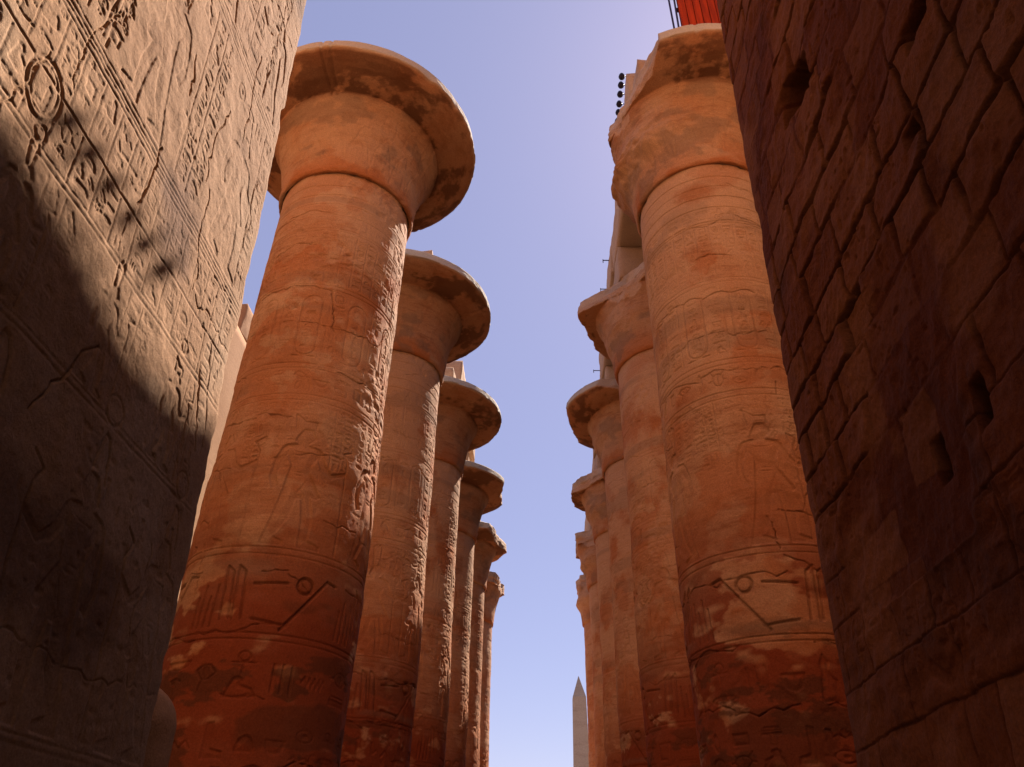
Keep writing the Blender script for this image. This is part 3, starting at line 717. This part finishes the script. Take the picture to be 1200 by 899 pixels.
for k, (xa, dx, ya, lab) in enumerate([(3.93, .015, 12.25, 'thin dark pole nearest the red boarding, standing on the capital'), (3.84, -.06, 12.3, 'outer thin dark pole leaning beside the red boarding')]):
    V, F = [], []; tube(V, F, (xa, ya, BZ0-.02), (xa+dx+.05, ya, 23.2), .028)
    tag(simple('scaffold_pole', V, F, M_POLE, None, True), lab, 'pole', 'poles beside the red boarding')

# floodlights along the near roof beam
def floodlight(y, label):
    t = thing('floodlight', label, 'floodlight', (2.62, y, BZ1), 'round floodlights on the roof beam')
    V, F = [], []; n = 12; prof = [(0, -.105), (.05, -.098), (.085, -.06), (.10, 0), (.085, .06), (.062, .085), (.062, .11), (0, .11)]
    for (q, h) in prof: V += [(-.12+q*math.cos(a), q*math.sin(a), .30+h) for a in np.linspace(0, 2*math.pi, n, endpoint=False)]
    F = [tuple(f) for f in grid_faces(len(prof), n, True)]
    simple('housing', V, F, M_LAMP, t, True)
    V, F = [], []; tube(V, F, (.12, 0, -.04), (.12, 0, .30), .014); tube(V, F, (.12, 0, .30), (-.04, 0, .30), .014)
    simple('bracket', V, F, M_ROD, t)
for y, l in zip((13.9, 14.19, 14.51, 14.86, 15.17, 15.5), ('uppermost visible dark round floodlight in the row by the broken capital', 'second dark round floodlight down in the row on the roof beam',
        'middle dark round floodlight of the five seen on the roof beam', 'fourth dark round floodlight down in the row on the roof beam', 'lowest visible dark round floodlight in the row on the roof beam', 'last dark round floodlight of the row, mostly hidden behind the broken capital')):
    floodlight(y, l)
for y, z, l in ((21.4, 20.0, 'upper thin iron rod sticking out of the roof beam'), (23.0, 19.95, 'lower thin iron rod sticking out of the roof beam'), (28.6, 19.9, 'small iron rod above the third right capital')):
    V, F = [], []; tube(V, F, (2.8, y, z), (2.36, y, z+.02), .02); tube(V, F, (2.36, y, z-.1), (2.36, y, z+.06), .016)
    tag(simple('iron_rod', V, F, M_ROD), l, 'iron rod', 'iron rods in the roof beam')

# ------------------------------------------------------------------ ruined side wall, stump, obelisk
o = rough_block('ruined_wall', -14.2, -12.5, 7.6, 60, GZ-.2, 19.3, M_WALL_L, None, 71, .10, .45, .25); tag(o, 'sunlit ruined wall seen in the gap between relief tower and nearest column', 'stone wall')
o = rough_block('stone_block', -14.0, -12.62, 24.5, 27.5, 19.28, 20.9, M_WALL_L, None, 72, .06, .1, .15); tag(o, 'loose stone block on top of the sunlit ruined wall', 'stone block')
o = rough_block('ruined_wall', 11.2, 13.0, 7.6, 60, GZ-.2, 21.0, M_CORE, None, 73, .10, .45, .25); tag(o, 'unseen wall added behind the right columns to block light, in place of the side aisle', 'stone wall')  # unseen occluder standing in for the side aisle columns
# unseen lintel added behind and above the camera to block light
lt = rough_block('shading_lintel', -3.44, 2.52, -8.2, 1.6, 7.6, 21.0, M_CORE, None, 74, .06, .4, .2); tag(lt, 'unseen stone lintel added over the gateway passage to darken it', 'lintel')
def stump():
    n, m = 70, 60; r = np.random.default_rng(5); h = np.linspace(0, 1, n); th = np.linspace(0, 2*math.pi, m, endpoint=False)
    rad = .40*np.sqrt(np.clip(1-np.clip((h-.84)/.16, 0, 1)**2.4, 0, 1)); rad *= 1-.16*np.exp(-((h-.70)/.035)**2)
    R = rad[:, None]*(1+(fbm(n, m, 6, 6, r, 4, True)-.5)*.25+(fbm(n, m, 16, 16, r, 4, True)-.5)*.10); Z = h[:, None]*3.42*np.ones((1, m))
    V = np.stack([R*np.cos(th)*1.0, R*np.sin(th)*1.3, Z], -1).reshape(-1, 3)
    o = mesh_from('statue_fragment', V, grid_faces(n, m, True), M_WALL_L); o.location = (-4.22, 8.2, GZ)
    tag(o, 'rounded weathered stone fragment of a statue at the end of the relief tower', 'statue')
stump()
def obelisk():
    t = thing('obelisk', 'slender pale granite obelisk beyond the right columns', 'obelisk', (4.95, 119, GZ))
    H = 28.6; hp = 3.1
    def frus(name, z0, z1, a, b):
        V = [(sx*a, sy*a, z0) for sx, sy in ((-1, -1), (1, -1), (1, 1), (-1, 1))]+[(sx*b, sy*b, z1) for sx, sy in ((-1, -1), (1, -1), (1, 1), (-1, 1))]
        F = [(0, 3, 2, 1), (4, 5, 6, 7)]+[(i, (i+1) % 4, 4+(i+1) % 4, 4+i) for i in range(4)]
        simple(name, V, F, M_OBEL, t)
    frus('plinth', -.2, 1.0, 2.2, 2.2); frus('obelisk_shaft', 1.0, H-hp, 1.35, .98); frus('pyramidion', H-hp, H, .98, .03)
obelisk()
print('verts', sum(len(o.data.vertices) for o in bpy.data.objects if o.type == 'MESH'))
